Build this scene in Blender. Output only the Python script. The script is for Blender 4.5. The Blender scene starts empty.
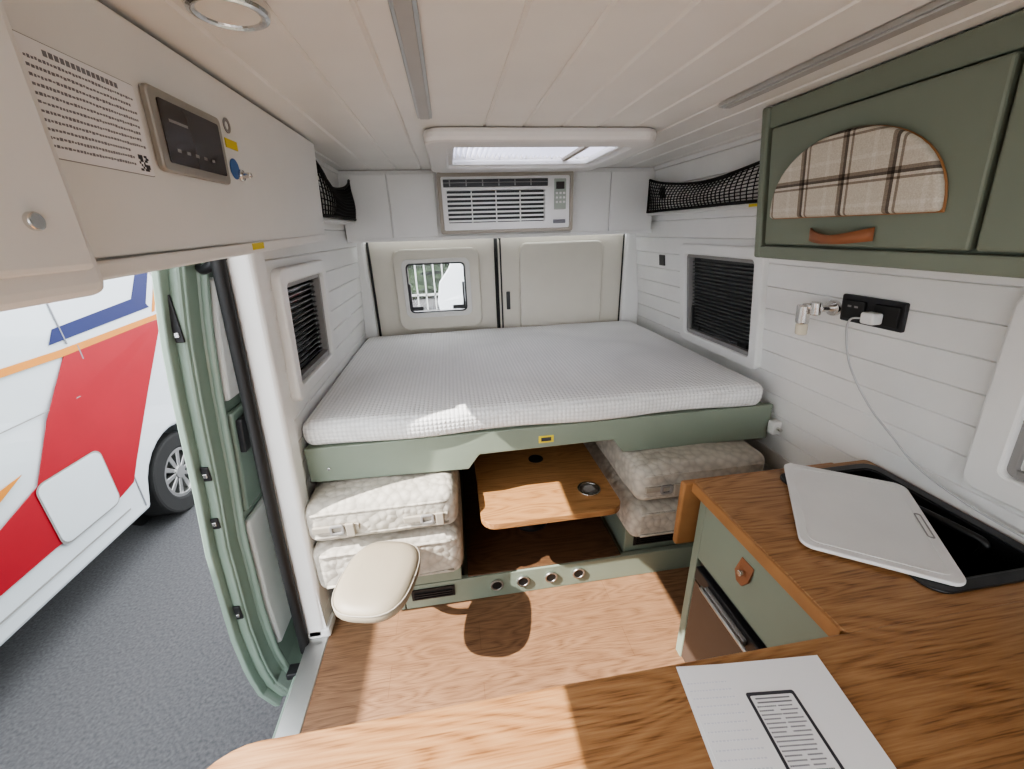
import bpy, math, random
from mathutils import Vector, Matrix, noise
random.seed(4)
D=bpy.data; COL=bpy.context.collection
# ------------------------------------------------------------------ materials
def nodes(name):
    m=D.materials.new(name); m.use_nodes=True
    nt=m.node_tree; b=nt.nodes['Principled BSDF']
    return m,nt,b
def sp(b,**k):
    for n,v in k.items():
        n=n.replace('_',' ')
        if n in b.inputs: b.inputs[n].default_value=v
def M(name,col,rough=.5,metal=0,bump=0,bscale=200,var=.04,vscale=6,**k):
    m,nt,b=nodes(name); N=nt.nodes; L=nt.links
    b.inputs['Roughness'].default_value=rough; b.inputs['Metallic'].default_value=metal
    tc=N.new('ShaderNodeTexCoord'); ns=N.new('ShaderNodeTexNoise'); ns.inputs['Scale'].default_value=vscale
    ns.inputs['Detail'].default_value=4
    L.new(tc.outputs['Object'],ns.inputs['Vector'])
    r=N.new('ShaderNodeValToRGB'); r.color_ramp.elements[0].position=.3; r.color_ramp.elements[1].position=.7
    r.color_ramp.elements[0].color=[c*(1-var) for c in col]+[1]
    r.color_ramp.elements[1].color=[min(1,c*(1+var)) for c in col]+[1]
    L.new(ns.outputs[0],r.inputs[0]); L.new(r.outputs[0],b.inputs['Base Color'])
    if bump:
        n2=N.new('ShaderNodeTexNoise'); n2.inputs['Scale'].default_value=bscale; n2.inputs['Detail'].default_value=3
        L.new(tc.outputs['Object'],n2.inputs['Vector'])
        bp=N.new('ShaderNodeBump'); bp.inputs['Strength'].default_value=bump; bp.inputs['Distance'].default_value=.002
        L.new(n2.outputs[0],bp.inputs['Height']); L.new(bp.outputs[0],b.inputs['Normal'])
    sp(b,**k)
    return m
def oak(name,c0,c1,c2,axis='x',rough=.42,planks=None,rings=22,amt=.6,sc=1.0):
    m,nt,b=nodes(name); N=nt.nodes; L=nt.links
    tc=N.new('ShaderNodeTexCoord'); mp=N.new('ShaderNodeMapping')
    s=(1.0*sc,7.0*sc,7.0*sc) if axis=='x' else (7.0*sc,1.0*sc,7.0*sc)
    mp.inputs['Scale'].default_value=s
    L.new(tc.outputs['Object'],mp.inputs['Vector'])
    vec=mp.outputs[0]
    n1=N.new('ShaderNodeTexNoise'); n1.inputs['Scale'].default_value=1.0; n1.inputs['Detail'].default_value=2; n1.inputs['Distortion'].default_value=.3
    L.new(vec,n1.inputs['Vector'])
    mu=N.new('ShaderNodeMath'); mu.operation='MULTIPLY'; mu.inputs[1].default_value=rings; L.new(n1.outputs[0],mu.inputs[0])
    fr=N.new('ShaderNodeMath'); fr.operation='PINGPONG'; fr.inputs[1].default_value=.5; L.new(mu.outputs[0],fr.inputs[0])
    mp2=N.new('ShaderNodeMapping'); mp2.inputs['Scale'].default_value=(8,200,200) if axis=='x' else (200,8,200)
    L.new(tc.outputs['Object'],mp2.inputs['Vector'])
    n2=N.new('ShaderNodeTexNoise'); n2.inputs['Scale'].default_value=1.5; n2.inputs['Detail'].default_value=5
    L.new(mp2.outputs[0],n2.inputs['Vector'])
    ad=N.new('ShaderNodeMath'); ad.operation='MULTIPLY_ADD'; ad.inputs[1].default_value=amt; L.new(fr.outputs[0],ad.inputs[0])
    m2=N.new('ShaderNodeMath'); m2.operation='MULTIPLY'; m2.inputs[1].default_value=.9; L.new(n2.outputs[0],m2.inputs[0])
    L.new(m2.outputs[0],ad.inputs[2])
    r=N.new('ShaderNodeValToRGB'); e=r.color_ramp.elements
    e[0].position=.30; e[0].color=(*c0,1); e[1].position=.82; e[1].color=(*c2,1)
    x=e.new(.52); x.color=(*c1,1)
    L.new(ad.outputs[0],r.inputs[0])
    out=r.outputs[0]
    if planks:
        bk=N.new('ShaderNodeTexBrick'); bk.inputs['Scale'].default_value=1
        bk.inputs['Brick Width'].default_value=planks[0]; bk.inputs['Row Height'].default_value=planks[1]
        bk.inputs['Mortar Size'].default_value=.0008; bk.offset=.37
        bk.inputs['Color1'].default_value=(1,1,1,1); bk.inputs['Color2'].default_value=(.88,.87,.86,1); bk.inputs['Mortar'].default_value=(.66,.60,.54,1)
        mb=N.new('ShaderNodeMapping')
        if axis!='x': mb.inputs['Rotation'].default_value=(0,0,math.pi/2)
        L.new(tc.outputs['Object'],mb.inputs[0]); L.new(mb.outputs[0],bk.inputs['Vector'])
        mx=N.new('ShaderNodeMixRGB'); mx.blend_type='MULTIPLY'; mx.inputs[0].default_value=1
        L.new(out,mx.inputs[1]); L.new(bk.outputs[0],mx.inputs[2]); out=mx.outputs[0]
    L.new(out,b.inputs['Base Color']); b.inputs['Roughness'].default_value=rough
    bp=N.new('ShaderNodeBump'); bp.inputs['Strength'].default_value=.12; bp.inputs['Distance'].default_value=.001
    L.new(n2.outputs[0],bp.inputs['Height']); L.new(bp.outputs[0],b.inputs['Normal'])
    return m
def weave(name,col,scale,strength=.6,rough=.9,dark=.8,rnd=.2,rot=0,dist=.004):
    m,nt,b=nodes(name); N=nt.nodes; L=nt.links
    tc=N.new('ShaderNodeTexCoord')
    mp=N.new('ShaderNodeMapping'); mp.inputs['Rotation'].default_value=(rot,rot,.2*rot)
    L.new(tc.outputs['Object'],mp.inputs[0])
    vo=N.new('ShaderNodeTexVoronoi'); vo.inputs['Scale'].default_value=scale; vo.inputs['Randomness'].default_value=rnd
    L.new(mp.outputs[0],vo.inputs['Vector'])
    r=N.new('ShaderNodeValToRGB'); r.color_ramp.elements[0].color=(*col,1); r.color_ramp.elements[1].color=(*[c*dark for c in col],1)
    r.color_ramp.elements[0].position=.3; r.color_ramp.elements[1].position=.75
    L.new(vo.outputs['Distance'],r.inputs[0]); L.new(r.outputs[0],b.inputs['Base Color'])
    bp=N.new('ShaderNodeBump'); bp.invert=True; bp.inputs['Strength'].default_value=strength; bp.inputs['Distance'].default_value=dist
    L.new(vo.outputs['Distance'],bp.inputs['Height']); L.new(bp.outputs[0],b.inputs['Normal'])
    b.inputs['Roughness'].default_value=rough
    return m
def plaid(name):
    m,nt,b=nodes(name); N=nt.nodes; L=nt.links
    tc=N.new('ShaderNodeTexCoord'); sx=N.new('ShaderNodeSeparateXYZ'); L.new(tc.outputs['Object'],sx.inputs[0])
    outs=[]
    for ax,per,ph in ((1,.115,.02),(2,.10,.035)):
        a=N.new('ShaderNodeMath'); a.operation='MULTIPLY_ADD'; a.inputs[1].default_value=1/per; a.inputs[2].default_value=ph/per; L.new(sx.outputs[ax],a.inputs[0])
        fr=N.new('ShaderNodeMath'); fr.operation='FRACT'; L.new(a.outputs[0],fr.inputs[0])
        r=N.new('ShaderNodeValToRGB'); r.color_ramp.interpolation='CONSTANT'; e=r.color_ramp.elements
        base=(.93,.92,.9,1); g=(.42,.38,.35,1); dk=(.20,.18,.17,1); lt=(1,1,1,1)
        e[0].position=0; e[0].color=base
        e[1].position=.12; e[1].color=g
        for p_,c_ in ((.17,base),(.23,dk),(.29,g),(.36,base),(.62,lt),(.70,base)):
            x=e.new(p_); x.color=c_
        L.new(fr.outputs[0],r.inputs[0]); outs.append(r.outputs[0])
    mx=N.new('ShaderNodeMixRGB'); mx.blend_type='MULTIPLY'; mx.inputs[0].default_value=1
    L.new(outs[0],mx.inputs[1]); L.new(outs[1],mx.inputs[2])
    m2=N.new('ShaderNodeMixRGB'); m2.blend_type='MULTIPLY'; m2.inputs[0].default_value=1; m2.inputs[2].default_value=(.66,.63,.56,1)
    L.new(mx.outputs[0],m2.inputs[1])
    ns=N.new('ShaderNodeTexNoise'); ns.inputs['Scale'].default_value=350; L.new(tc.outputs['Object'],ns.inputs[0])
    m3=N.new('ShaderNodeMixRGB'); m3.blend_type='OVERLAY'; m3.inputs[0].default_value=.35
    L.new(m2.outputs[0],m3.inputs[1]); L.new(ns.outputs[0],m3.inputs[2])
    L.new(m3.outputs[0],b.inputs['Base Color']); b.inputs['Roughness'].default_value=.95
    return m
WHITE=M('white_panel',(.83,.825,.80),.38,var=.015)
WALLW=M('white_shiplap',(.83,.825,.80),.42,var=.02)
CEILW=M('ceiling_white',(.85,.84,.80),.32,var=.02)
CREAM=M('cream_plastic',(.70,.665,.58),.5,var=.02,bump=.1,bscale=600)
TRIMW=M('trim_white',(.82,.815,.79),.35,var=.02)
SEAL=M('window_frame_white',(.72,.71,.68),.4,var=.02)
GREEN=M('sage_green_board',(.20,.232,.182),.5,var=.03,bump=.05,bscale=400)
GREEN2=M('sage_green_light',(.24,.282,.222),.5,var=.03)
PAINT=M('sage_car_paint',(.25,.325,.27),.25,var=.02,Coat_Weight=.5)
BLACK=M('black_rubber',(.012,.012,.012),.55)
DARK=M('dark_plastic',(.02,.02,.022),.35)
GREY=M('grey_plastic',(.28,.27,.26),.45)
SLAT=M('dark_blind_slat',(.075,.075,.075),.45)
STRIPG=M('led_strip_diffuser',(.42,.42,.41),.4)
CHROME=M('brushed_steel',(.75,.74,.72),.22,1,var=.03)
ALU=M('aluminium',(.55,.55,.54),.4,1,var=.05)
LEATHER=M('tan_leather',(.30,.12,.055),.5,bump=.3,bscale=300,var=.1)
OAKC=oak('oak_worktop',(.17,.075,.028),(.335,.168,.070),(.43,.24,.112),'x',.38,None,24,.5)
OAKT=oak('oak_table',(.22,.10,.038),(.37,.19,.080),(.46,.25,.11),'x',.4)
FLOORM=oak('oak_vinyl_floor',(.13,.068,.035),(.23,.125,.068),(.31,.18,.102),'x',.5,(.9,.12),14,.5,1.6)
EDGE=M('oak_edge_band',(.34,.165,.065),.5,var=.12,vscale=14)
DECK_SHADED=oak('deck_oak_shaded',(.055,.026,.013),(.10,.05,.025),(.14,.075,.038),'x',.5)  # oak with the shade under the table darkened into its colour
MATT=weave('mattress_fabric',(.86,.855,.84),62,1.0,.95,.78,0,0,.006)
CUSH=weave('quilted_beige_fabric',(.56,.52,.45),34,1.0,.95,.80,.8,.5,.006)
PAD=M('beige_leather',(.36,.31,.235),.5,bump=.15,bscale=250,var=.03)
TAUPE=M('taupe_vinyl',(.40,.36,.30),.6,var=.03)
PLAID=plaid('plaid_tweed')
NETM=M('net_black',(.01,.01,.01),.8)
PAPER=M('paper',(.88,.88,.89),.8,var=.01)
INK=M('printed_ink',(.05,.05,.06),.7)
INKG=M('printed_ink_grey',(.22,.22,.24),.7)
BOARD=M('cutting_board_plastic',(.82,.81,.79),.5,var=.03,bump=.2,bscale=500)
SINKB=M('sink_black',(.012,.012,.013),.3)
VANW=M('camper_white_paint',(.60,.635,.67),.25,var=.01,Coat_Weight=.4)
RED=M('decal_red',(.34,.010,.020),.35,var=.03)
BLUE=M('decal_blue',(.006,.015,.10),.35)
ORANGE=M('decal_orange',(.58,.22,.03),.35)
TYRE=M('tyre_rubber',(.02,.02,.02),.8,bump=.3,bscale=80)
ASPH=M('asphalt',(.09,.09,.095),.9,bump=.9,bscale=120,var=.28,vscale=70)
LCD=M('lcd_panel',(.05,.04,.035),.25)
YEL=M('yellow_label',(.75,.6,.05),.5)
BLUEL=M('blue_label',(.05,.15,.4),.5)
CABLE=M('white_cable',(.5,.5,.5),.4)
FENCE=M('fence_grey',(.5,.52,.5),.5)
LEAF=M('hedge_green',(.04,.07,.03),.9,bump=1,bscale=20,var=.5,vscale=10)
def transl(name,col):
    m,nt,b=nodes(name); N=nt.nodes; L=nt.links
    tr=N.new('ShaderNodeBsdfTranslucent'); tr.inputs[0].default_value=(*col,1)
    mx=N.new('ShaderNodeMixShader'); mx.inputs[0].default_value=.7
    b.inputs['Base Color'].default_value=(*col,1); b.inputs['Roughness'].default_value=.6
    L.new(b.outputs[0],mx.inputs[1]); L.new(tr.outputs[0],mx.inputs[2])
    L.new(mx.outputs[0],N['Material Output'].inputs[0]); return m
BLIND=transl('pleated_blind',(.72,.72,.80))
def glass(name,col=(.9,.95,.95),a=.12):
    m,nt,b=nodes(name); b.inputs['Base Color'].default_value=(*col,1); b.inputs['Roughness'].default_value=.03
    b.inputs['Alpha'].default_value=a; return m
GLASS=glass('clear_acrylic')
TINT=glass('tinted_acrylic',(.01,.012,.013),.90)
# ------------------------------------------------------------------ geometry helpers
TF=None
def mk(name,verts,faces,mat,parent=None,bevel=0,smooth=False,seg=2):
    if TF: verts=[TF(*v) for v in verts]
    me=D.meshes.new(name); me.from_pydata([tuple(v) for v in verts],[],faces); me.validate(); 
    import bmesh
    bm=bmesh.new(); bm.from_mesh(me); bmesh.ops.recalc_face_normals(bm,faces=bm.faces); bm.to_mesh(me); bm.free()
    me.materials.append(mat)
    ob=D.objects.new(name,me); COL.objects.link(ob)
    if parent: ob.parent=parent
    if bevel:
        md=ob.modifiers.new('bevel','BEVEL'); md.width=bevel; md.segments=seg; md.limit_method='ANGLE'; md.angle_limit=math.radians(35)
    if smooth:
        for p in me.polygons: p.use_smooth=True
    return ob
def grp(name):
    e=D.objects.new(name,None); COL.objects.link(e); e.empty_display_size=.05; return e
BF=[(0,3,2,1),(4,5,6,7),(0,1,5,4),(1,2,6,5),(2,3,7,6),(3,0,4,7)]
def bv(x0,x1,y0,y1,z0,z1):
    return [(x0,y0,z0),(x1,y0,z0),(x1,y1,z0),(x0,y1,z0),(x0,y0,z1),(x1,y0,z1),(x1,y1,z1),(x0,y1,z1)]
def box(name,x0,x1,y0,y1,z0,z1,mat,parent=None,bevel=.003,seg=2):
    return mk(name,bv(x0,x1,y0,y1,z0,z1),BF,mat,parent,bevel,seg=seg)
def boxes(name,lst,mat,parent=None,bevel=0):
    V=[];F=[]
    for b in lst:
        o=len(V); V+=bv(*b); F+=[tuple(i+o for i in f) for f in BF]
    return mk(name,V,F,mat,parent,bevel)
def pl(ax,h,a,b):
    return {'z':(a,b,h),'x':(h,a,b),'y':(a,h,b)}[ax]
def prism(name,pts,ax,h0,h1,mat,parent=None,bevel=0,smooth=False,seg=2):
    n=len(pts); V=[pl(ax,h0,*p_) for p_ in pts]+[pl(ax,h1,*p_) for p_ in pts]
    F=[tuple(range(n))[::-1],tuple(range(n,2*n))]+[(i,(i+1)%n,(i+1)%n+n,i+n) for i in range(n)]
    return mk(name,V,F,mat,parent,bevel,smooth,seg)
def rrect(a0,a1,b0,b1,r,n=6):
    P=[]
    for cx,cy,s in ((a1-r,b1-r,0),(a0+r,b1-r,90),(a0+r,b0+r,180),(a1-r,b0+r,270)):
        for i in range(n+1):
            t=math.radians(s+90*i/n); P.append((cx+r*math.cos(t),cy+r*math.sin(t)))
    return P
def circ(ca,cb,r,n=32): return [(ca+r*math.cos(2*math.pi*i/n),cb+r*math.sin(2*math.pi*i/n)) for i in range(n)]
def ring(name,po,pi,ax,h0,h1,mat,parent=None,bevel=0,smooth=False):
    n=len(po); V=[pl(ax,h,*p_) for h in (h0,h1) for q in (po,pi) for p_ in q]
    F=[]
    for i in range(n):
        j=(i+1)%n
        F+=[(i,j,n+j,n+i),(2*n+i,3*n+i,3*n+j,2*n+j),(i,2*n+i,2*n+j,j),(n+i,n+j,3*n+j,3*n+i)]
    return mk(name,V,F,mat,parent,bevel,smooth)
def rframe(name,ax,o,i,h0,h1,ro,ri,mat,parent=None,bevel=.003):
    return ring(name,rrect(*o,ro),rrect(*i,ri),ax,h0,h1,mat,parent,bevel)
def cyl(name,ax,ca,cb,r,h0,h1,mat,parent=None,bevel=.0015,n=32):
    return prism(name,circ(ca,cb,r,n),ax,h0,h1,mat,parent,bevel)
def tube(name,pts,r,mat,parent=None,n=10,sub=6,flat=None):
    P=[Vector(p_) for p_ in pts]; S=[]
    if sub>1 and len(P)>2:
        Q=[P[0]*2-P[1]]+P+[P[-1]*2-P[-2]]
        for k in range(1,len(Q)-2):
            for s in range(sub):
                t=s/sub; a,b,c,d=Q[k-1],Q[k],Q[k+1],Q[k+2]
                S.append(.5*((2*b)+(c-a)*t+(2*a-5*b+4*c-d)*t*t+(3*b-a-3*c+d)*t**3))
        S.append(P[-1])
    else: S=P
    V=[];F=[]; prev=None
    for i,c in enumerate(S):
        t=(S[min(i+1,len(S)-1)]-S[max(i-1,0)]).normalized()
        if prev is None: a=t.orthogonal().normalized()
        else: a=(prev-t*prev.dot(t)).normalized()
        prev=a; b=t.cross(a)
        ra,rb=(r,r) if not flat else flat
        for k in range(n):
            w=2*math.pi*k/n; V.append(c+a*ra*math.cos(w)+b*rb*math.sin(w))
    for i in range(len(S)-1):
        for k in range(n):
            F.append((i*n+k,i*n+(k+1)%n,(i+1)*n+(k+1)%n,(i+1)*n+k))
    F.append(tuple(range(n))[::-1]); F.append(tuple(range((len(S)-1)*n,len(S)*n)))
    return mk(name,V,F,mat,parent,0,True)
def rbox(name,x0,x1,y0,y1,z0,z1,r,mat,parent=None,puff=0,n=18,wob=0,fn=None):
    h=[(x1-x0)/2,(y1-y0)/2,(z1-z0)/2]; c=[(x0+x1)/2,(y0+y1)/2,(z0+z1)/2]
    def ts(H):
        a=[H*-1+r*(1-math.cos(k/4*math.pi/2)) for k in range(4)]
        mid=[-H+r+(2*H-2*r)*k/n for k in range(n+1)]
        return a+mid+[-v for v in a[::-1]]
    T=[ts(H) for H in h]; V=[];F=[];idx={}
    def vid(p_):
        key=tuple(round(v,6) for v in p_)
        if key in idx: return idx[key]
        q=[max(-(h[i]-r),min(h[i]-r,p_[i])) for i in range(3)]
        d=Vector([p_[i]-q[i] for i in range(3)])
        if d.length>1e-9: d=d.normalized()*r
        o=Vector(q)+d
        u,v,w=[o[i]/h[i] for i in range(3)]
        if puff:
            o.z+=puff*(1-u*u)*(1-v*v)*(w>.3)
            o.x+=.5*puff*u*(1-v*v)*(1-w*w); o.y+=.5*puff*v*(1-u*u)*(1-w*w)
        o=o+Vector(c)
        if wob: o+=Vector((0,0,1))*wob*noise.noise(o*7)+Vector((0,1,0))*wob*noise.noise(o*5+Vector((9,3,1)))
        if fn: o=Vector(fn(o))
        idx[key]=len(V); V.append(o); return idx[key]
    for ax in range(3):
        a,b=[i for i in range(3) if i!=ax]
        for s in (-1,1):
            for i in range(len(T[a])-1):
                for j in range(len(T[b])-1):
                    q=[]
                    for di,dj in ((0,0),(1,0),(1,1),(0,1)):
                        p_=[0,0,0]; p_[ax]=s*h[ax]; p_[a]=T[a][i+di]; p_[b]=T[b][j+dj]; q.append(vid(p_))
                    if len(set(q))==4: F.append(tuple(q))
    return mk(name,V,F,mat,parent,0,True)
# lean functions of the side walls
def xr(z): return 1.32-.13*(z-.75)
def xl(z): return -.60+.06*(max(z,.5)-.5)
def TR(x,y,z): return (xr(z)+x,y,z)
def TL(x,y,z): return (xl(z)+x,y,z)
def grooved(name,u0,u1,v0,v1,holes,mat,mapf,pitch,off,gw=.006,gd=.006,th=.04):
    """u = along planks, v = across planks; mapf(u,v,depth)"""
    us=sorted({u0,u1,*[h[0] for h in holes],*[h[1] for h in holes]}); us=[u for u in us if u0<=u<=u1]
    vs=sorted({v0,v1,*[h[2] for h in holes],*[h[3] for h in holes]}); vs=[v for v in vs if v0<=v<=v1]
    V=[];F=[]
    for a,b in zip(us,us[1:]):
        for c,d in zip(vs,vs[1:]):
            mu,mv=(a+b)/2,(c+d)/2
            if any(h[0]<mu<h[1] and h[2]<mv<h[3] for h in holes): continue
            pr=[(c,0)]; k=math.floor((c-off)/pitch)
            while True:
                g=off+k*pitch
                if g>d: break
                if g-gw/2>c and g+gw/2<d: pr+=[(g-gw/2,0),(g,gd),(g+gw/2,0)]
                k+=1
            pr.append((d,0))
            for (p1,d1),(p2,d2) in zip(pr,pr[1:]):
                o=len(V)
                V+=[mapf(a,p1,d1),mapf(b,p1,d1),mapf(b,p2,d2),mapf(a,p2,d2),mapf(a,p1,th),mapf(b,p1,th),mapf(b,p2,th),mapf(a,p2,th)]
                F+=[tuple(i+o for i in f) for f in BF]
    me=D.meshes.new(name); me.from_pydata(V,[],F); me.materials.append(mat)
    ob=D.objects.new(name,me); COL.objects.link(ob); return ob
YR=2.74; YF=-1.9; ZC=1.81
# ------------------------------------------------------------------ shell
box('floor',-.60,1.42,YF,YR,-.05,0,FLOORM,None,0)
box('trim_1',-.68,-.60,YF,1.24,-.06,.004,ALU,None,.004)
grooved('wall_right',YF,YR,0,ZC+.02,[(1.54,2.02,.96,1.345),(0.02,.62,.94,1.28)],WALLW,lambda u,v,d:(xr(v)+d,u,v),.088,.03)
grooved('wall_left',YF,YR,-.05,ZC+.02,[(1.40,1.80,1.02,1.345),(-.45,1.24,-.06,1.64),(-1.7,-.75,.75,1.4)],WALLW,lambda u,v,d:(xl(v)-d,u,v),.088,.03,th=.09)
grooved('ceiling',YF,YR,-.62,1.42,[(1.55,2.10,.02,.70)],CEILW,lambda u,v,d:(v,u,ZC+d),.125,.02,.011,.005,.05)
# rear doors
dr=grp('door_1')
rear_hole=(-.28,.10,1.01,1.33)
ring('door_shell',rrect(-.50,.325,.05,1.46,.02),rrect(*rear_hole,.03),'y',2.70,2.74,CREAM,dr,.002)
rframe('window_surround','y',(-.35,.19,.90,1.41),(-.27,.09,1.02,1.32),2.665,2.70,.06,.035,CREAM,dr,.012)
rframe('window_seal','y',(-.30,.125,.985,1.35),(-.275,.095,1.015,1.325),2.658,2.67,.04,.03,SEAL,dr,.003)
rframe('window_gasket','y',(-.283,.103,1.005,1.333),(-.265,.085,1.022,1.315),2.665,2.70,.03,.025,DARK,dr,.003)
box('acrylic_pane',-.28,.10,2.715,2.722,1.0,1.34,GLASS,dr,0)
box('window_stay_left',-.270,-.257,2.67,2.70,1.03,1.20,DARK,dr,.003)
box('window_stay_right',.07,.083,2.67,2.70,1.03,1.20,DARK,dr,.003)
boxes('window_latch',[(-.26,-.19,2.665,2.68,1.03,1.055),(.0,.07,2.665,2.68,1.03,1.055)],DARK,dr,.003)
dr2=grp('door_2')
box('door_shell',.335,1.18,2.70,2.74,.05,1.46,CREAM,dr2,.004)
prism('padded_panel',rrect(.45,1.02,.5,1.425,.05),'y',2.675,2.702,CREAM,dr2,.014,seg=4)
box('pull_pocket',.36,.385,2.69,2.702,1.0,1.12,DARK,dr2,.004)
sl=grp('trim_2')
tube('seal_left',[(-.488,2.69,.5),(-.488,2.69,1.46)],.007,BLACK,sl,sub=1)
tube('seal_mid',[(.30,2.69,.5),(.30,2.69,1.46)],.012,BLACK,sl,sub=1)
box('seal_mid_back',.295,.345,2.703,2.735,.06,1.46,BLACK,sl,0)
tube('seal_right',[(1.16,2.69,.5),(1.16,2.69,1.46)],.004,BLACK,sl,sub=1)
pw=grp('wall_rear')
box('pillar_left',-.60,-.50,2.665,2.74,0,ZC-.01,WHITE,pw,.02)
box('pillar_right',1.165,1.30,2.665,2.74,0,ZC-.01,WHITE,pw,.02)
box('threshold',-.6,1.3,2.70,2.74,-.05,.06,WHITE,pw,.004)
# bulkhead locker above rear doors
bk=grp('rear_overhead_locker')
box('carcass',-.53,1.19,2.39,2.655,1.475,1.808,WHITE,bk,.003)
for i,(a,b) in enumerate(((-.53,-.29),(-.285,-.045),(.70,.925),(.93,1.19))):
    box('front_%d'%(i+1),a,b,2.378,2.392,1.48,1.79,WHITE,bk,.003)
box('bottom_rail',-.53,1.20,2.375,2.395,1.462,1.482,TRIMW,bk,.003)
# air conditioner
ac=grp('air_conditioner')
rframe('bezel','y',(-.03,.69,1.49,1.785),(-.01,.67,1.508,1.765),2.30,2.378,.012,.008,TAUPE,ac,.004)
ring('face',rrect(-.015,.675,1.503,1.77,.008),rrect(.015,.535,1.545,1.70,.006),'y',2.31,2.345,WHITE,ac,.003)
box('cavity',-.01,.60,2.345,2.365,1.51,1.76,DARK,ac,0)
boxes('grille_slats',[(.015,.535,2.318,2.330,1.549+.0215*i,1.5585+.0215*i) for i in range(7)],WHITE,ac,.001)
boxes('grille_ribs',[(.14+.13*i,.145+.13*i,2.32,2.335,1.545,1.70) for i in range(3)],WHITE,ac)
box('air_outlet',.0,.55,2.303,2.325,1.716,1.752,DARK,ac,.002)
boxes('outlet_vanes',[(.085*i+.03,.085*i+.036,2.300,2.31,1.72,1.75) for i in range(6)],GREY,ac)
box('outlet_flap',.0,.55,2.298,2.303,1.734,1.738,GREY,ac)
box('display',.585,.65,2.304,2.315,1.60,1.75,M('ac_display',(.40,.44,.38),.3),ac,.002)
box('display_digit',.595,.64,2.302,2.305,1.70,1.735,LCD,ac)
boxes('buttons',[(.593+.02*i,.605+.02*i,2.302,2.31,1.675-.022*j,1.685-.022*j) for i in range(3) for j in range(3)],TRIMW,ac,.001)
box('brand_badge',.58,.65,2.306,2.312,1.53,1.55,INKG,ac)
# skylight
sk=grp('roof_skylight')
ring('flange',rrect(-.05,.745,1.46,2.20,.06),rrect(.03,.69,1.58,2.08,.04),'z',1.768,1.809,TRIMW,sk,.014)
ring('inner_lip',rrect(.01,.71,1.55,2.10,.05),rrect(.05,.67,1.60,2.06,.03),'z',1.782,1.80,TRIMW,sk,.004)
V=[];F=[]; n=60
for i in range(n+1):
    x=.02+.68*i/n; z=1.815+(.022 if i%2 else 0)
    V+=[(x,1.55,z),(x,2.10,z)]
    if i: F.append((2*i-2,2*i-1,2*i+1,2*i))
mk('pleated_blind',V,F,BLIND,sk)
box('blind_pull_rail',.56,.58,1.58,2.08,1.795,1.81,TAUPE,sk,.002)
ring('roof_upstand',rrect(-.02,.74,1.50,2.14,.03),rrect(.02,.70,1.55,2.10,.02),'z',1.86,1.93,WHITE,sk)
box('dome',-.03,.75,1.49,2.15,1.93,1.95,GLASS,sk,.01)
# ceiling lights
s1=grp('led_strip_light')
box('profile',-.055,-.015,.1,1.33,1.798,1.809,ALU,s1,.002); box('diffuser',-.048,-.022,.11,1.32,1.794,1.80,STRIPG,s1,.001)
s2=grp('led_strip_light')
box('profile',.765,.80,-.2,1.20,1.798,1.809,ALU,s2,.002); box('diffuser',.77,.795,-.19,1.19,1.794,1.80,STRIPG,s2,.001)
dl=grp('ceiling_downlight')
ring('bezel',circ(-.275,.755,.052),circ(-.275,.755,.038),'z',1.790,1.809,CHROME,dl,.006)
cyl('lens','z',-.275,.755,.040,1.794,1.80,M('frosted_lens',(.8,.78,.72),.3),dl)
# ------------------------------------------------------------------ side windows
def side_window(name,tf,s,y0,y1,z0,z1,fw,blinds):
    global TF
    TF=tf; g=grp(name)
    rframe('surround','x',(y0,y1,z0,z1),(y0+fw,y1-fw,z0+fw,z1-fw),-.028*s,.02*s,.035,.02,TRIMW,g,.008)
    rframe('cassette','x',(y0+fw-.004,y1-fw+.004,z0+fw-.004,z1-fw+.004),(y0+fw+.016,y1-fw-.016,z0+fw+.016,z1-fw-.016),-.012*s,.02*s,.02,.012,GREY,g,.003)
    box('pane',*sorted((.024*s,.03*s)),y0+fw-.01,y1-fw+.01,z0+fw-.01,z1-fw+.01,TINT,g,0)
    L=[]; z=z0+fw+.03; stp=.02 if blinds else .018; zend=z1-fw-.03
    while z<zend:
        L.append((*sorted((.008*s,.022*s)),y0+fw+.02,y1-fw-.02,z,z+.005)); z+=stp
    boxes('blind_slats',L,DARK if blinds else SLAT,g)
    if not blinds:
        boxes('latches',[(*sorted((-.006*s,.02*s)),y0+fw+.04,y0+fw+.10,z0+fw+.025,z0+fw+.045),(*sorted((-.006*s,.02*s)),y1-fw-.10,y1-fw-.04,z0+fw+.025,z0+fw+.045),
            (*sorted((0,.02*s)),y1-fw-.04,y1-fw-.03,z0+fw+.02,z0+fw+.15)],BLACK,g,.002)
    box('blind_handle',*sorted((-.014*s,.01*s)),y0+fw+.02,y1-fw-.02,z0+fw+.01,z0+fw+.022,GREY,g,.002)
    TF=None
side_window('window_1',TL,-1,1.36,1.86,.965,1.41,.05,True)
side_window('window_2',TR,1,1.47,2.08,.895,1.41,.05,False)
side_window('window_3',TR,1,-.06,.71,.845,1.35,.07,False)
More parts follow.
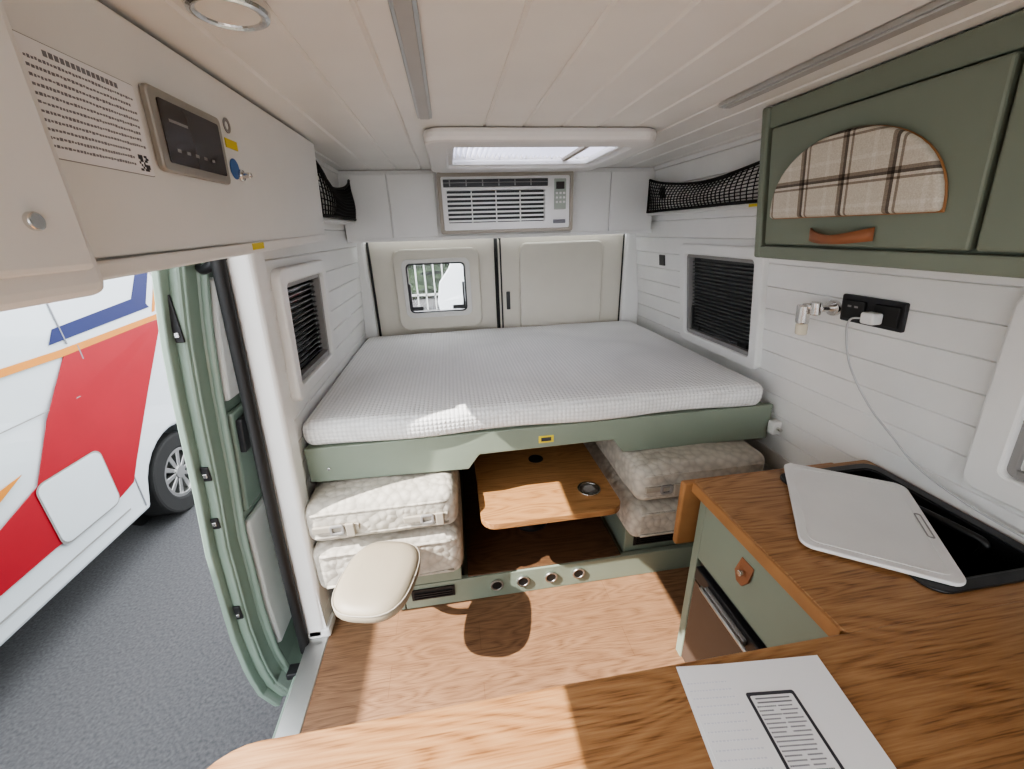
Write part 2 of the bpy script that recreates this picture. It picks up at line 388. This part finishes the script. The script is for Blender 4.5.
# ------------------------------------------------------------------ nets
def net(name,x,y0,y1,zt0,zt1,zb,sgn,sag):
    g=grp(name); V=[];F=[];nu,nv=34,10
    for i in range(nu+1):
        u=i/nu; y=y0+(y1-y0)*u; s=sag*4*u*(1-u)
        for j in range(nv+1):
            v=j/nv; z=(zt0+(zt1-zt0)*u-s)*(1-v)+zb*v
            V.append((x+sgn*(.045*math.sin(math.pi*v*.8)*4*u*(1-u)+.01*math.sin(9*u)),y,z))
    for i in range(nu):
        for j in range(nv):
            a=i*(nv+1)+j; F+=[(a,a+1,a+nv+2,a+nv+1)]
    o=mk('mesh',V,F,NETM,g); w=o.modifiers.new('w','WIREFRAME'); w.thickness=.006; w.use_even_offset=False
    tube('top_cord',[V[i*(nv+1)] for i in range(0,nu+1,2)],.006,NETM,g,sub=2)
    tube('bottom_cord',[V[i*(nv+1)+nv] for i in range(0,nu+1,2)],.006,NETM,g,sub=2)
    for i in (0,nu):
        tube('side_cord_%d'%i,[V[i*(nv+1)+j] for j in range(nv+1)],.004,NETM,g,sub=1)
    return g
n1=net('storage_net',-.475,1.72,2.36,1.80,1.76,1.575,1,.08)
net('storage_net',xr(1.65)-.05,1.40,2.36,1.72,1.74,1.575,-1,.05)
tube('corner_strap',[(-.465,1.735,1.795),(-.46,1.73,1.72)],.008,NETM,n1,sub=1)
sh=grp('overhead_ledge'); box('board',1.16,xr(1.58),1.29,2.37,1.555,1.57,WHITE,sh,.003); box('label',1.158,1.161,1.45,1.53,1.557,1.568,YEL,sh,0)
sh=grp('overhead_ledge'); box('board',xl(1.58),xl(1.58)+.06,1.72,2.37,1.555,1.57,WHITE,sh,.003)
# ------------------------------------------------------------------ left lockers
lc=grp('overhead_locker')
def zbot(y): return .034*max(0,(y-.53))/1.15
def TLc(x,y,z):
    z2=z+(zbot(y)-.006 if z<1.5 else 0)
    return (-.46+.06*(z2-1.46)+x,y,z2)
TF=TLc
box('carcass',-.07,0,.53,1.68,1.47,1.806,WHITE,lc,.006)
mk('door_panel',[(0,.54,1.486),(.010,.54,1.486),(.010,1.675,1.505),(0,1.675,1.505),(0,.54,1.80),(.010,.54,1.80),(.010,1.675,1.80),(0,1.675,1.80)],BF,WHITE,lc,.004)
box('bottom_rail',-.02,.014,.53,1.685,1.458,1.482,TRIMW,lc,.004)
cp=grp('control_panel')
TF=lambda x,y,z:(-.46+.06*(z-1.46)+x,y,z)
dz=-.014; dy=-.022
prism('bezel',rrect(.805+dy,1.015+dy,1.618+dz,1.735+dz,.010),'x',.0105,.022,M('panel_champagne',(.36,.34,.30),.35,.3),cp,.003)
prism('touchscreen',rrect(.822+dy,.998+dy,1.632+dz,1.721+dz,.004),'x',.022,.024,LCD,cp)
boxes('icons',[(.024,.0245,.845+dy+.026*i,.855+dy+.026*i,1.65+dz,1.655+dz) for i in range(5)]+[(.024,.0245,.84+dy,.89+dy,1.692+dz,1.696+dz)],GREY,cp)
lb=grp('notice_label')
TF=lambda x,y,z:(-.46+.06*(z-1.46)+x,y-.015,z-.019)
prism('sheet_border',rrect(.605,.785,1.612,1.731,.003),'x',.0103,.0108,GREY,lb)
prism('sheet',rrect(.606,.784,1.613,1.730,.003),'x',.0108,.0115,PAPER,lb)
L=[]
for r in range(12):
    y=.614; zz=1.7195-r*.0086
    if r==0:
        y=.64
        while y<.75: L.append((.0115,.0118,y,y+.0055,zz-.002,zz+.004)); y+=.0075
        continue
    end=.778 if r<9 else .748
    while y<end-.01*random.random():
        w=random.uniform(.0025,.0045)
        L.append((.0115,.0117,y,y+w,zz-random.uniform(.0005,.0016),zz+random.uniform(.0012,.0022))); y+=w+.0014
boxes('text',L,INKG,lb)
boxes('code_square',[(.0115,.0118,.756+.003*i,.759+.003*i,1.618+.003*j,1.621+.003*j) for i in range(7) for j in range(7) if random.random()<.6],INK,lb)
TF=lambda x,y,z:(-.46+.06*(z-1.46)+x,y-.012,z-.005)
kh=grp('key_switch')
cyl('collar','x',1.075,1.635,.012,.0105,.018,CHROME,kh); cyl('barrel','x',1.075,1.635,.006,.018,.034,CHROME,kh); cyl('tag','x',1.055,1.645,.020,.0105,.012,BLUEL,kh)
ring('logo',circ(1.055,1.725,.014),circ(1.055,1.725,.008),'x',.0105,.012,GREY,kh)
box('label',.0105,.012,1.035,1.085,1.683,1.700,YEL,kh,0)
TF=TLc
ll=grp('warning_label'); box('sticker',.0145,.016,1.05,1.11,1.466,1.480,YEL,ll,0)
nc=grp('entrance_locker')
def TNc(x,y,z): return (-.375+.02*(z-1.46)+x,y,z)
TF=TNc
box('carcass',-.13,0,-.6,.52,1.447,1.806,WHITE,nc,.014,3)
box('door_panel',0,.012,-.5,.495,1.475,1.79,WHITE,nc,.008)
cyl('push_lock','x',.44,1.52,.008,.012,.018,CHROME,nc)
TF=None
# ------------------------------------------------------------------ right green cabinet
rc=grp('wall_cabinet')
def TRc(x,y,z): return (1.005-.14*(z-1.40)+x,y,z)
TF=TRc
box('carcass',.0,.22,-.8,1.235,1.42,1.806,GREEN,rc,.004)
box('end_panel',-.022,.21,1.212,1.237,1.395,1.806,GREEN,rc,.006)
box('bottom_rail',-.02,.02,-.8,1.215,1.395,1.432,GREEN,rc,.006)
box('top_rail',-.012,.02,-.8,1.215,1.752,1.806,GREEN,rc,.004)
for i,(a,b) in enumerate(((.665,1.195),(.09,.655),(-.5,.08))):
    box('door_%d'%(i+1),-.02,0,a,b,1.438,1.748,GREEN,rc,.005)
pts=[(.940+.222*math.cos(math.pi*k/28),1.510+.185*math.sin(math.pi*k/28)**.85) for k in range(29)]
prism('plaid_half_round_pad',pts,'x',-.040,-.02,PLAID,rc,.009,seg=4)
pts2=[(.940+.224*math.cos(math.pi*k/28),1.508+.188*math.sin(math.pi*k/28)**.85) for k in range(29)]
prism('pad_backing',pts2,'x',-.025,-.02,EDGE,rc,.002)
def lhandle(parent,y0,y1,z):
    V=[];F=[];n=20
    P=[( -.022-.03*math.sin(math.pi*k/n)**.7,y0+(y1-y0)*k/n,z-.012*math.sin(math.pi*k/n)) for k in range(n+1)]
    for i,(x,y,zz) in enumerate(P):
        w=.010+.005*abs(1-2*i/n)
        V+=[(x,y,zz-w),(x,y,zz+w)]
        if i: F.append((2*i-2,2*i-1,2*i+1,2*i))
    o=mk('leather_handle',V,F,LEATHER,parent,0,True); s=o.modifiers.new('s','SOLIDIFY'); s.thickness=.005
    for y in (y0+.012,y1-.012): cyl('rivet','x',y,z,.005,-.032,-.024,ALU,parent,.001,12)
lhandle(rc,.85,1.02,1.468); lhandle(rc,.28,.45,1.468)
TF=None
# ------------------------------------------------------------------ bed
bd=grp('lift_bed')
prof=[(-.575,.785),(1.30,.785),(1.30,.625),(.645,.632),(.60,.695),(.055,.69),(.01,.63),(-.575,.645)]
prism('front_board',prof,'y',1.36,1.385,GREEN2,bd,.004)
box('slat_base',-.56,1.27,1.385,2.59,.74,.785,GREEN2,bd,.004)
box('side_rail_left',-.57,-.55,1.38,2.59,.66,.785,GREEN2,bd,.003)
box('side_rail_right',1.22,1.25,1.38,2.59,.66,.785,GREEN2,bd,.003)
mt=grp('mattress')
def sag(o):
    return (o.x,o.y+.010*math.sin(o.x*9)*(o.y<1.6),o.z+(.004*noise.noise(o*4) if o.z>.8 else 0))
rbox('foam_body',-.572,1.235,1.345,2.655,.787,.890,.040,MATT,mt,.008,40,0,sag)
for nm,yy,zz in (('piping_top',1.350,.866),('piping_bottom',1.350,.812)):
    tube(nm,[(-.54+.05*i,yy+.010*math.sin((-.54+.05*i)*9),zz) for i in range(35)],.0035,MATT,mt,sub=2)
bb=grp('bed_bracket'); box('block',1.285,1.325,1.32,1.355,.66,.72,TRIMW,bb,.006); cyl('pin','y',1.305,.69,.008,1.30,1.32,CHROME,bb)
yl=grp('warning_label'); box('sticker',.29,.35,1.3585,1.36,.715,.745,YEL,yl,0); box('icon',.30,.34,1.357,1.3587,.722,.738,INK,yl,0)
bb2=grp('bed_pin'); cyl('pin','y',-.5,.70,.006,1.35,1.36,CHROME,bb2)
# ------------------------------------------------------------------ dinette
ft=grp('dinette_platform')
box('riser',-.30,1.02,1.31,1.335,0,.125,GREEN2,ft,.004)
box('deck',-.59,1.3,1.335,2.65,.0,.10,GREEN2,ft,0)
box('oak_deck',-.03,.655,1.318,2.6,.10,.13,DECK_SHADED,ft,.003)
for i,x in enumerate((.09,.205,.33,.455)):
    ring('socket_ring_%d'%i,circ(x,.070,.028),circ(x,.070,.021),'y',1.300,1.309,ALU,ft,.002)
    cyl('socket_cap_%d'%i,'y',x,.070,.022,1.303,1.309,BLACK,ft)
def vent(parent,x0,x1,y,z0,z1):
    box('vent_back',x0,x1,y-.002,y+.002,z0,z1,BLACK,parent,0)
    boxes('vent_slats',[(x0+.01,x1-.01,y-.008,y-.001,z0+.008+i*.012,z0+.012+i*.012) for i in range(int((z1-z0-.01)/.012))],DARK,parent)
gl=grp('dinette_seat'); box('base',-.58,-.05,1.345,2.0,.101,.24,DARK,gl,.004)  # left base coloured dark to imitate shade inside the table recess
box('base_skirt',-.57,-.055,1.312,1.344,.126,.24,GREEN2,gl,.004)
box('base_leg',-.57,-.305,1.312,1.333,.0,.126,GREEN2,gl,.002); vent(gl,-.27,-.09,1.306,.05,.105)
gr=grp('dinette_seat'); box('base',.68,1.28,1.345,2.0,.101,.27,GREEN2,gr,.004); vent(gr,.72,1.0,1.34,.15,.21)
for g,(x0,x1),zz in ((gl,(-.595,-.04),.225),(gr,(.65,1.235),.27)):
    rbox('seat_cushion',x0,x1,1.235,1.95,zz,.437,.045,CUSH,g,.012,14,.005)
    rbox('folded_back_cushion',x0+.01,x1-.005,1.24,1.93,.452,.622,.045,CUSH,g,.014,14,.006)
    for k,z in enumerate((.405,.26 if zz<.25 else .30,.585,.49)):
        tube('piping_%d'%k,[(x0+.04+(x1-x0-.08)*i/8,1.234 if k<2 else 1.239,z) for i in range(9)],.006,CUSH,g,sub=2)
    for k,xx in enumerate((x0+.10,x1-.14)):
        box('strap_%d'%k,xx-.06,xx+.10,1.226,1.238,.515,.540,TAUPE,g,.003)
        ring('buckle_%d'%k,rrect(xx,xx+.05,.507,.548,.01),rrect(xx+.01,xx+.04,.517,.538,.006),'y',1.217,1.227,GREY,g,.003)
        box('side_tab_%d'%k,xx+.055,xx+.085,1.217,1.227,.495,.55,TAUPE,g,.004)
tb=grp('dinette_table')
prism('top',rrect(.04,.60,1.205,1.80,.06),'z',.452,.48,OAKT,tb,.003)
ring('cup_holder_rim',circ(.50,1.345,.048),circ(.50,1.345,.038),'z',.4805,.486,CHROME,tb,.002)
cyl('cup_holder_base','z',.50,1.345,.038,.4805,.482,GREY,tb,0)
ring('cup_holder_step',circ(.50,1.345,.036),circ(.50,1.345,.026),'z',.481,.4835,ALU,tb)
cyl('pole_cap','z',.33,1.62,.035,.4805,.484,DARK,tb)
cyl('pole','z',.30,1.62,.03,.14,.45,CHROME,tb); 
cyl('pole_foot','z',.30,1.62,.09,.13,.145,DARK,tb)
# swing stool pad
st=grp('swivel_stool')
pts=[]
for k in range(40):
    t=2*math.pi*k/40; e=2.9
    c,s=math.cos(t),math.sin(t); r=(abs(c)**e+abs(s)**e)**(-1/e)
    a=.124*r*c; b=.155*r*s
    pts.append((-.316+a*math.cos(-.22)-b*math.sin(-.22),1.07+a*math.sin(-.22)+b*math.cos(-.22)))
V=[];F=[];n=40; cx,cy=-.316,1.07
prof2=[(.0,.470),(.5,.469),(.8,.464),(.94,.455),(1.0,.44),(1.0,.425),(.95,.412),(.0,.412)]
for s,z in prof2:
    for q in pts: V.append((cx+(q[0]-cx)*max(s,.001),cy+(q[1]-cy)*max(s,.001),z))
for j in range(len(prof2)-1):
    for k in range(n): F.append((j*n+k,j*n+(k+1)%n,(j+1)*n+(k+1)%n,(j+1)*n+k))
mk('padded_seat',V,F,PAD,st,0,True)
tube('seam',[(cx+(q[0]-cx)*.99,cy+(q[1]-cy)*.99,.447) for q in pts+pts[:1]],.0025,TAUPE,st,sub=1)
tube('swing_arm',[(-.32,1.06,.405),(-.31,1.13,.39),(-.30,1.20,.22),(-.30,1.29,.12)],.014,DARK,st)
cyl('hub','z',-.325,1.06,.05,.398,.414,DARK,st)
# ------------------------------------------------------------------ kitchen
kt=grp('kitchen_worktop')
ZT=.755; TH=.032
inn=rrect(.975,1.285,.50,.925,.03,6)
ring('kitchen_top',rrect(.70,1.318,.449,.965,.012),inn,'z',ZT-TH,ZT,OAKC,kt,.002)
prism('bar_top',[(1.318,-.15),(1.318,.45),(-.36,.45)]+[(-.36+.10*math.cos(math.radians(90+90*k/8)),.35+.10*math.sin(math.radians(90+90*k/8))) for k in range(1,9)]+[(-.46,-.05),(-.42,-.13),(-.36,-.15)],'z',ZT-TH,ZT,OAKC,kt,.003)
box('front_band',.694,.702,.455,.96,ZT-TH-.006,ZT-.002,EDGE,kt,.002)
kc=grp('kitchen_cabinet')
ZB=ZT-TH-.001
box('carcass',.745,1.30,-.15,.955,.0,.57,GREEN2,kc,.003)
box('front_frame',.745,.765,-.15,.955,.57,ZB,GREEN2,kc,.002)
box('end_board',.765,1.30,.935,.955,.57,ZB,GREEN2,kc,.002)
box('corner_post',.728,.75,.925,.958,.0,ZB,GREEN2,kc,.004)
box('drawer_front',.722,.745,.44,.918,.485,.712,GREEN2,kc,.004)
box('drop_leaf',.672,1.22,.968,.992,.50,.742,EDGE,kc,.006)
box('bar_support',.05,.745,-.1,.36,0,ZB,GREEN2,kc,.003)
TF=lambda x,y,z:(.722+.0+x,y,z)
V=[(-.002,.70,.655),(-.002,.745,.655),(-.012,.75,.61),(-.014,.735,.585),(-.014,.715,.585),(-.012,.70,.61)]
mk('leather_pull',V,[(0,1,2,3,4,5)],LEATHER,kc).modifiers.new('s','SOLIDIFY').thickness=.006
TF=None
cyl('pull_stud','x',.722,.625,.008,.698,.710,CHROME,kc)
fr=grp('compressor_fridge')
box('cabinet',.735,.744,.45,.915,.03,.478,DARK,fr,.002)
box('door',.715,.736,.46,.905,.04,.41,M('fridge_door_brown',(.075,.055,.045),.25),fr,.004)
box('control_fascia',.712,.736,.46,.905,.415,.465,DARK,fr,.004)
box('handle',.700,.714,.66,.84,.425,.448,GREY,fr,.004)
tube('handle_bar',[(.70,.56,.44),(.693,.58,.44),(.693,.82,.44),(.70,.84,.44)],.006,ALU,fr)
sn=grp('kitchen_sink')
rframe('rim','z',(.955,1.305,.485,.94),(.985,1.275,.51,.915),ZT+.0005,ZT+.007,.04,.03,SINKB,sn,.002)
ring('basin_wall',rrect(.976,1.284,.501,.924,.03),rrect(.99,1.27,.515,.91,.03),'z',ZT-.16,ZT+.003,SINKB,sn)
prism('basin_floor',rrect(.976,1.284,.501,.924,.03),'z',ZT-.165,ZT-.155,SINKB,sn)
cyl('drain','z',1.18,.66,.03,ZT-.155,ZT-.150,CHROME,sn)
tube('folding_tap',[(1.25,.60,ZT-.05),(1.25,.60,ZT-.01),(1.24,.66,ZT-.005),(1.22,.80,ZT-.01)],.01,SINKB,sn)
cb=grp('cutting_board')
ang=math.atan2(.97-.65,1.02-.79)
ux,uy=math.cos(ang),math.sin(ang)
c0=Vector((.785,.655)); ex=Vector((ux,uy)); ey=Vector((uy,-ux))
def TB(x,y,z):
    q=c0+ex*x+ey*y; return (q.x,q.y,z+ .006*max(0,x))
TF=TB
prism('board',rrect(0,.40,0,.30,.03),'z',ZT+.008,ZT+.018,BOARD,cb,.003)
ring('juice_groove',rrect(.02,.38,.02,.28,.02),rrect(.025,.375,.025,.275,.018),'z',ZT+.0175,ZT+.0188,BOARD,cb)
ring('finger_hole',rrect(.15,.25,.275,.29,.006),rrect(.155,.245,.278,.287,.004),'z',ZT+.0175,ZT+.019,GREY,cb)
TF=None
pp=grp('paper_sheets')
for i,(dx,rot) in enumerate(((0,0),(.006,.03))):
    c,s=math.cos(rot),math.sin(rot)
    P=[(.345,.444),(.605,.415),(.545,.12),(.300,.15)]
    V=[(.46+(x-.46)*c-(y-.3)*s+dx,.3+(x-.46)*s+(y-.3)*c,ZT+.001+.0015*i) for x,y in P]
    V+= [(v[0],v[1],v[2]+.0006) for v in V]
    mk('sheet_%d'%i,V,BF,PAPER,pp)
def TP(x,y,z):
    a=math.radians(-6); return (.435+x*math.cos(a)-y*math.sin(a),.383+x*math.sin(a)+y*math.cos(a),z)
TF=TP
ring('rating_plate_border',rrect(0,.083,-.15,0,.004),rrect(.005,.078,-.145,-.005,.003),'z',ZT+.0031,ZT+.0037,INK,pp)
L=[]
for r in range(22):
    y=-.010-.006*r
    if r<2: L.append((.012,.07,y-.001,y+.001,ZT+.0031,ZT+.0036)); continue
    for x0,x1 in ((.008,.03),(.043,.06)):
        x=x0; xe=x1+random.random()*.012
        while x<xe:
            w=random.uniform(.0015,.003); L.append((x,x+w,y-.0009,y+.0009,ZT+.0031,ZT+.0036)); x+=w+.001
boxes('print_lines',L,INKG,pp)
L=[]
for r in range(18):
    y=.02-.012*r; x=-.09
    if y<-.16: continue
    while x<(-.02):
        w=random.uniform(.002,.005); L.append((x,x+w,y-.001,y+.001,ZT+.0031,ZT+.0033)); x+=w+.002
boxes('faint_text',L,M('faint_print',(.72,.73,.78),.8),pp)
TF=None
# ------------------------------------------------------------------ wall fittings right
TF=TR
so=grp('wall_socket')
prism('plate',rrect(.935,1.13,1.195,1.28,.006),'x',-.010,.002,DARK,so,.003)
for i,y in enumerate((1.083,.983)):
    prism('module_%d'%i,rrect(y-.036,y+.036,1.205,1.265,.004),'x',-.016,-.009,BLACK,so,.002)
boxes('usb_ports',[(-.0165,-.015,1.09,1.102,1.243,1.249),(-.0165,-.015,1.068,1.08,1.243,1.249)],GREY,so)
ch=grp('charger_plug')
box('body',-.055,-.016,.985,1.025,1.208,1.243,TRIMW,ch,.007,4)
TF=None
xw=xr(1.2)
tube('cord',[(xw-.05,1.02,1.224),(xw-.065,1.045,1.215),(xw-.05,1.055,1.16),(xw-.045,1.02,1.07),(xw-.03,.945,.97),(xw-.0,.87,.89),(xr(.82)-.03,.80,.83),(xr(.8)-.03,.68,.80),(xr(.8)-.02,.55,.785),(xr(.8)-.02,.30,.78)],.0030,CABLE,ch,sub=8)
TF=TR
rl=grp('reading_lamp')
cyl('wall_plate','x',1.16,1.228,.026,-.014,.002,CHROME,rl)
cyl('arm','x',1.16,1.228,.011,-.055,-.01,CHROME,rl)
cyl('joint','z',-.062,1.170,.016,1.205,1.250,CHROME,rl,.004)
tube('swivel',[(-.062,1.17,1.235),(-.075,1.205,1.228)],.011,CHROME,rl,sub=1)
cyl('shade','z',-.075,1.205,.020,1.170,1.235,CHROME,rl,.005)
cyl('diffuser','z',-.075,1.205,.018,1.130,1.172,M('frosted_glass',(.70,.64,.50),.25),rl,.006)
ws=grp('light_switch'); box('plate',-.008,.002,2.28,2.34,1.28,1.34,DARK,ws,.003); ws2=grp('light_switch'); box('plate',-.004,.002,2.27,2.33,1.64,1.70,DARK,ws2,.003)
TF=None
# ------------------------------------------------------------------ door pillar, seal, sliding door
pi=grp('trim_3')
def TPl(x,y,z): return (xl(z)+x-.04*max(0,(.5-z)),y,z)
TF=TPl
box('pillar',-.065,.012,1.235,1.325,.0,1.62,TRIMW,pi,.018,4)
box('pillar_foot',-.065,.03,1.235,1.32,.0,.05,TRIMW,pi,.01)
zs=[-.03,.1,.3,.6,.9,1.2,1.42,1.55]
tube('door_seal',[(-.068,1.222,z) for z in zs]+[(-.078,1.19,1.62),(-.08,1.1,1.645),(-.08,.5,1.645),(-.08,-.3,1.645)],.019,BLACK,pi,sub=4)
box('door_header',-.09,.0,-.4,1.24,1.63,1.70,TRIMW,pi,.006)
TF=None
sd=grp('sliding_door')
zk=[-.24,-.21,-.05,.15,.53,.77,1.05,1.25,1.44,1.62]
xo=[-.83,-.865,-.890,-.892,-.868,-.836,-.805,-.778,-.740,-.70]
import bisect
def xod(z):
    i=max(1,min(len(zk)-1,bisect.bisect(zk,z))); t=(z-zk[i-1])/(zk[i]-zk[i-1]); return xo[i-1]+(xo[i]-xo[i-1])*t
def slab(name,d0,d1,y0,y1,z0,z1,mat,bev=.006):
    Z=[z0+(z1-z0)*k/24 for k in range(25)]
    pts=[(xod(z)+d0,z) for z in Z]+[(xod(z)+d1,z) for z in Z[::-1]]
    return prism(name,pts,'y',y0,y1,mat,sd,bev)
slab('outer_skin',0,.02,1.16,2.6,-.24,1.62,PAINT,.004)
slab('leading_edge',.018,.050,1.19,1.22,-.235,1.60,PAINT,.008)
slab('leading_return',.042,.056,1.20,1.26,-.235,1.60,PAINT,.005)
slab('core',.02,.065,1.252,2.58,-.235,1.60,PAINT,.008)
slab('inner_rib',.06,.082,1.252,1.272,-.2,1.58,PAINT,.008)
slab('trim_panel_lower',.06,.085,1.285,2.4,-.05,.56,TRIMW,.010)
slab('trim_panel_mid',.06,.085,1.285,2.4,.60,.98,PAINT,.010)
slab('trim_panel_upper',.06,.085,1.285,2.4,1.02,1.40,TRIMW,.010)
slab('armrest',.085,.105,1.295,1.39,.83,.95,DARK,.008)
for i,(z,h) in enumerate(((1.24,.13),(.80,.05),(.62,.04),(.22,.06))):
    x=xod(z); box('latch_%d'%i,x+.026,x+.048,1.182,1.190,z,z+h,DARK,sd,.003)
    box('latch_bolt_%d'%i,x+.031,x+.043,1.176,1.183,z+.015,z+.03,CHROME,sd,.002)
tube('grab_arm',[(-.68,1.26,1.43),(-.66,1.24,1.425),(-.63,1.23,1.44),(-.60,1.24,1.46)],.013,DARK,sd)
box('roller_bracket',-.78,-.70,1.20,1.25,-.16,-.13,DARK,sd,.005)
sk2=grp('door_step'); box('side_sill',-.72,-.685,YF,1.15,-.30,-.062,PAINT,sk2,.01)
box('body_side_rear',-.72,-.70,1.33,2.74,-.25,.5,PAINT,sk2,0)
box('roof_skin',-.72,1.5,YF,1.48,1.94,1.96,VANW,sk2,.01)
# ------------------------------------------------------------------ outside
g0=box('ground_asphalt',-30,30,-20,45,-.65,-.60,ASPH,None,0)
WY=3.2
def camper(tf):
    global TF
    TF=tf; g=grp('camper_van')
    prof=[(-2.0,-.33),(WY-.43,-.30)]+[(WY+.40*math.cos(math.radians(180-k*180/14)),-.27+.40*math.sin(math.radians(180-k*180/14))) for k in range(1,14)]+[(WY+.43,-.30),(4.12,-.28),(4.18,.0),(4.1,.45),(3.85,.75),(3.55,1.35),(3.4,1.9),(3.0,2.1),(-2.0,2.1)]
    n=len(prof)
    def shape(y,z,x):
        return (-x-.03*max(0,z-.6)**1.3-.02*max(0,.1-z) if x<1 else -x+.05,y,z)
    V=[(shape(y,z,0)) for y,z in prof]+[shape(y,z,1.95) for y,z in prof]
    F=[tuple(range(n)),tuple(range(n,2*n))]+[(i,(i+1)%n,(i+1)%n+n,i+n) for i in range(n)]
    mk('body',V,F,VANW,g,.03,seg=3)
    def decal(nm,pts,mat,d=.004):
        V=[(shape(y,z,0)[0]+d,y,z) for y,z in pts]; V2=[(v[0]-.003,v[1],v[2]) for v in V]; m=len(V)
        F=[tuple(range(m)),tuple(range(m,2*m))]+[(i,(i+1)%m,(i+1)%m+m,i+m) for i in range(m)]
        return mk(nm,V+V2,F,mat,g)
    decal('red_band',[(2.62,.90),(3.50,.94),(3.08,.45),(2.80,.10),(2.70,-.04),(2.50,-.08),(2.1,-.06),(1.6,-.08),(1.3,-.14),(1.2,-.02),(1.90,.20),(2.16,.30),(2.36,.60)],RED)
    decal('orange_line',[(.5,.86),(2.6,.89),(3.6,.95),(3.6,.985),(2.6,.93),(.5,.895)],ORANGE,.005)
    decal('blue_frame_bottom',[(2.56,.97),(3.42,1.04),(3.36,1.13),(2.62,1.05)],BLUE,.005)
    decal('blue_frame_side',[(3.38,1.04),(3.62,1.40),(3.50,1.40),(3.28,1.12)],BLUE,.005)
    decal('orange_thin',[(3.46,1.0),(3.70,1.38),(3.68,1.38),(3.43,1.0)],ORANGE,.005)
    decal('low_line',[(1.2,.10),(1.85,.27),(2.12,.40),(1.2,.26)],ORANGE,.006)
    for a in (( 2.72,-.25,2.728,.93),(1.35,-.28,1.36,1.9),(2.66,.95,2.668,1.8)):
        decal('panel_gap',[(a[0],a[1]),(a[2],a[1]),(a[2],a[3]),(a[0],a[3])],INKG,.006)
    decal('waist_crease',[(.0,.60),(2.6,.64),(2.6,.645),(.0,.605)],GREY,.003)
    decal('sill_gap',[(.0,-.20),(2.6,-.19),(2.6,-.182),(.0,-.192)],GREY,.006)
    H=rrect(2.14,2.55,-.08,.30,.05); decal('hatch',H,VANW,.012)
    ring_o=rrect(2.13,2.56,-.09,.31,.055); 
    Vr=[(shape(y,z,0)[0]+.009,y,z) for y,z in ring_o]
    mk('hatch_gap',Vr+[(v[0]-.002,v[1],v[2]) for v in Vr],[tuple(range(len(Vr)))],GREY,g)
    for cy in (WY,-.9):
        P=circ(cy,-.27,.395,28)
        if cy<0: decal('arch_disc',[(y,z) for y,z in P if z>-.33],BLACK,.004)
        mk('wheel_well',[(-.30,y,z) for y,z in P],[tuple(range(28))],BLACK,g)
        ring('tyre',circ(cy,-.27,.33,40),circ(cy,-.27,.20,40),'x',-.24,-.03,TYRE,g,.02)
        ring('rim',circ(cy,-.27,.205,40),circ(cy,-.27,.175,40),'x',-.22,-.045,ALU,g,.004)
        cyl('rim_disc','x',cy,-.27,.18,-.14,-.12,DARK,g)
        for k in range(10):
            t=2*math.pi*k/10; c,s=math.cos(t),math.sin(t)
            P2=[(.04,-.014),(.18,-.022),(.18,.022),(.04,.014)]
            prism('spoke_%d'%k,[(cy+a*c-b*s,-.27+a*s+b*c) for a,b in P2],'x',-.12,-.06,ALU,g,.004)
        cyl('hub','x',cy,-.27,.05,-.12,-.05,ALU,g)
    TF=None
    return g
camper(lambda x,y,z:(-2.27+x,y,z))
camper(lambda x,y,z:(.72-(y-3.0)*.9 +x*-.2 , 9.2-x+(y-3)*.2 , z-.0))
hd=grp('hedge'); rbox('foliage',-9,9,14,15.5,-.6,2.2,.5,LEAF,hd,0,20,.4)
fe=grp('fence'); boxes('bars',[(-6+.25*i,-5.96+.25*i,12,12.05,-.6,1.2) for i in range(48)]+[(-6,6,12,12.05,1.1,1.16),(-6,6,12,12.05,-.2,-.14)],FENCE,fe)
# ------------------------------------------------------------------ light
w=D.worlds.new('World'); bpy.context.scene.world=w; w.use_nodes=True
bg=w.node_tree.nodes['Background']; bg.inputs[0].default_value=(.93,.96,1,1); bg.inputs[1].default_value=5.0
def sun(d,e,ang=.6,col=(1,.96,.91)):
    l=D.lights.new('sun','SUN'); l.energy=e; l.angle=math.radians(ang); l.color=col
    o=D.objects.new('sun',l); COL.objects.link(o); o.rotation_euler=Vector(d).to_track_quat('-Z','Y').to_euler()
sun((.43,.14,-.47),13)
vs=bpy.context.scene.view_settings
try:
    vs.view_transform='AgX'; vs.look='AgX - Medium High Contrast'
except Exception as ex: print(ex)
# ------------------------------------------------------------------ camera
f=400.; p=math.atan(.385); psi=math.radians(8); a=.0314
F_=Vector((math.sin(psi)*math.cos(p),math.cos(psi)*math.cos(p),-math.sin(p)))
R_=Vector((math.cos(psi),-math.sin(psi),0)); U_=R_.cross(F_)
rt=R_*math.cos(a)-U_*math.sin(a); up=R_*math.sin(a)+U_*math.cos(a)
cam=D.cameras.new('Camera'); co=D.objects.new('Camera',cam); COL.objects.link(co)
co.matrix_world=Matrix(((rt.x,up.x,-F_.x,0),(rt.y,up.y,-F_.y,0),(rt.z,up.z,-F_.z,1.5),(0,0,0,1)))
cam.sensor_width=36; cam.lens=f/1024*36; cam.clip_start=.02
bpy.context.scene.camera=co
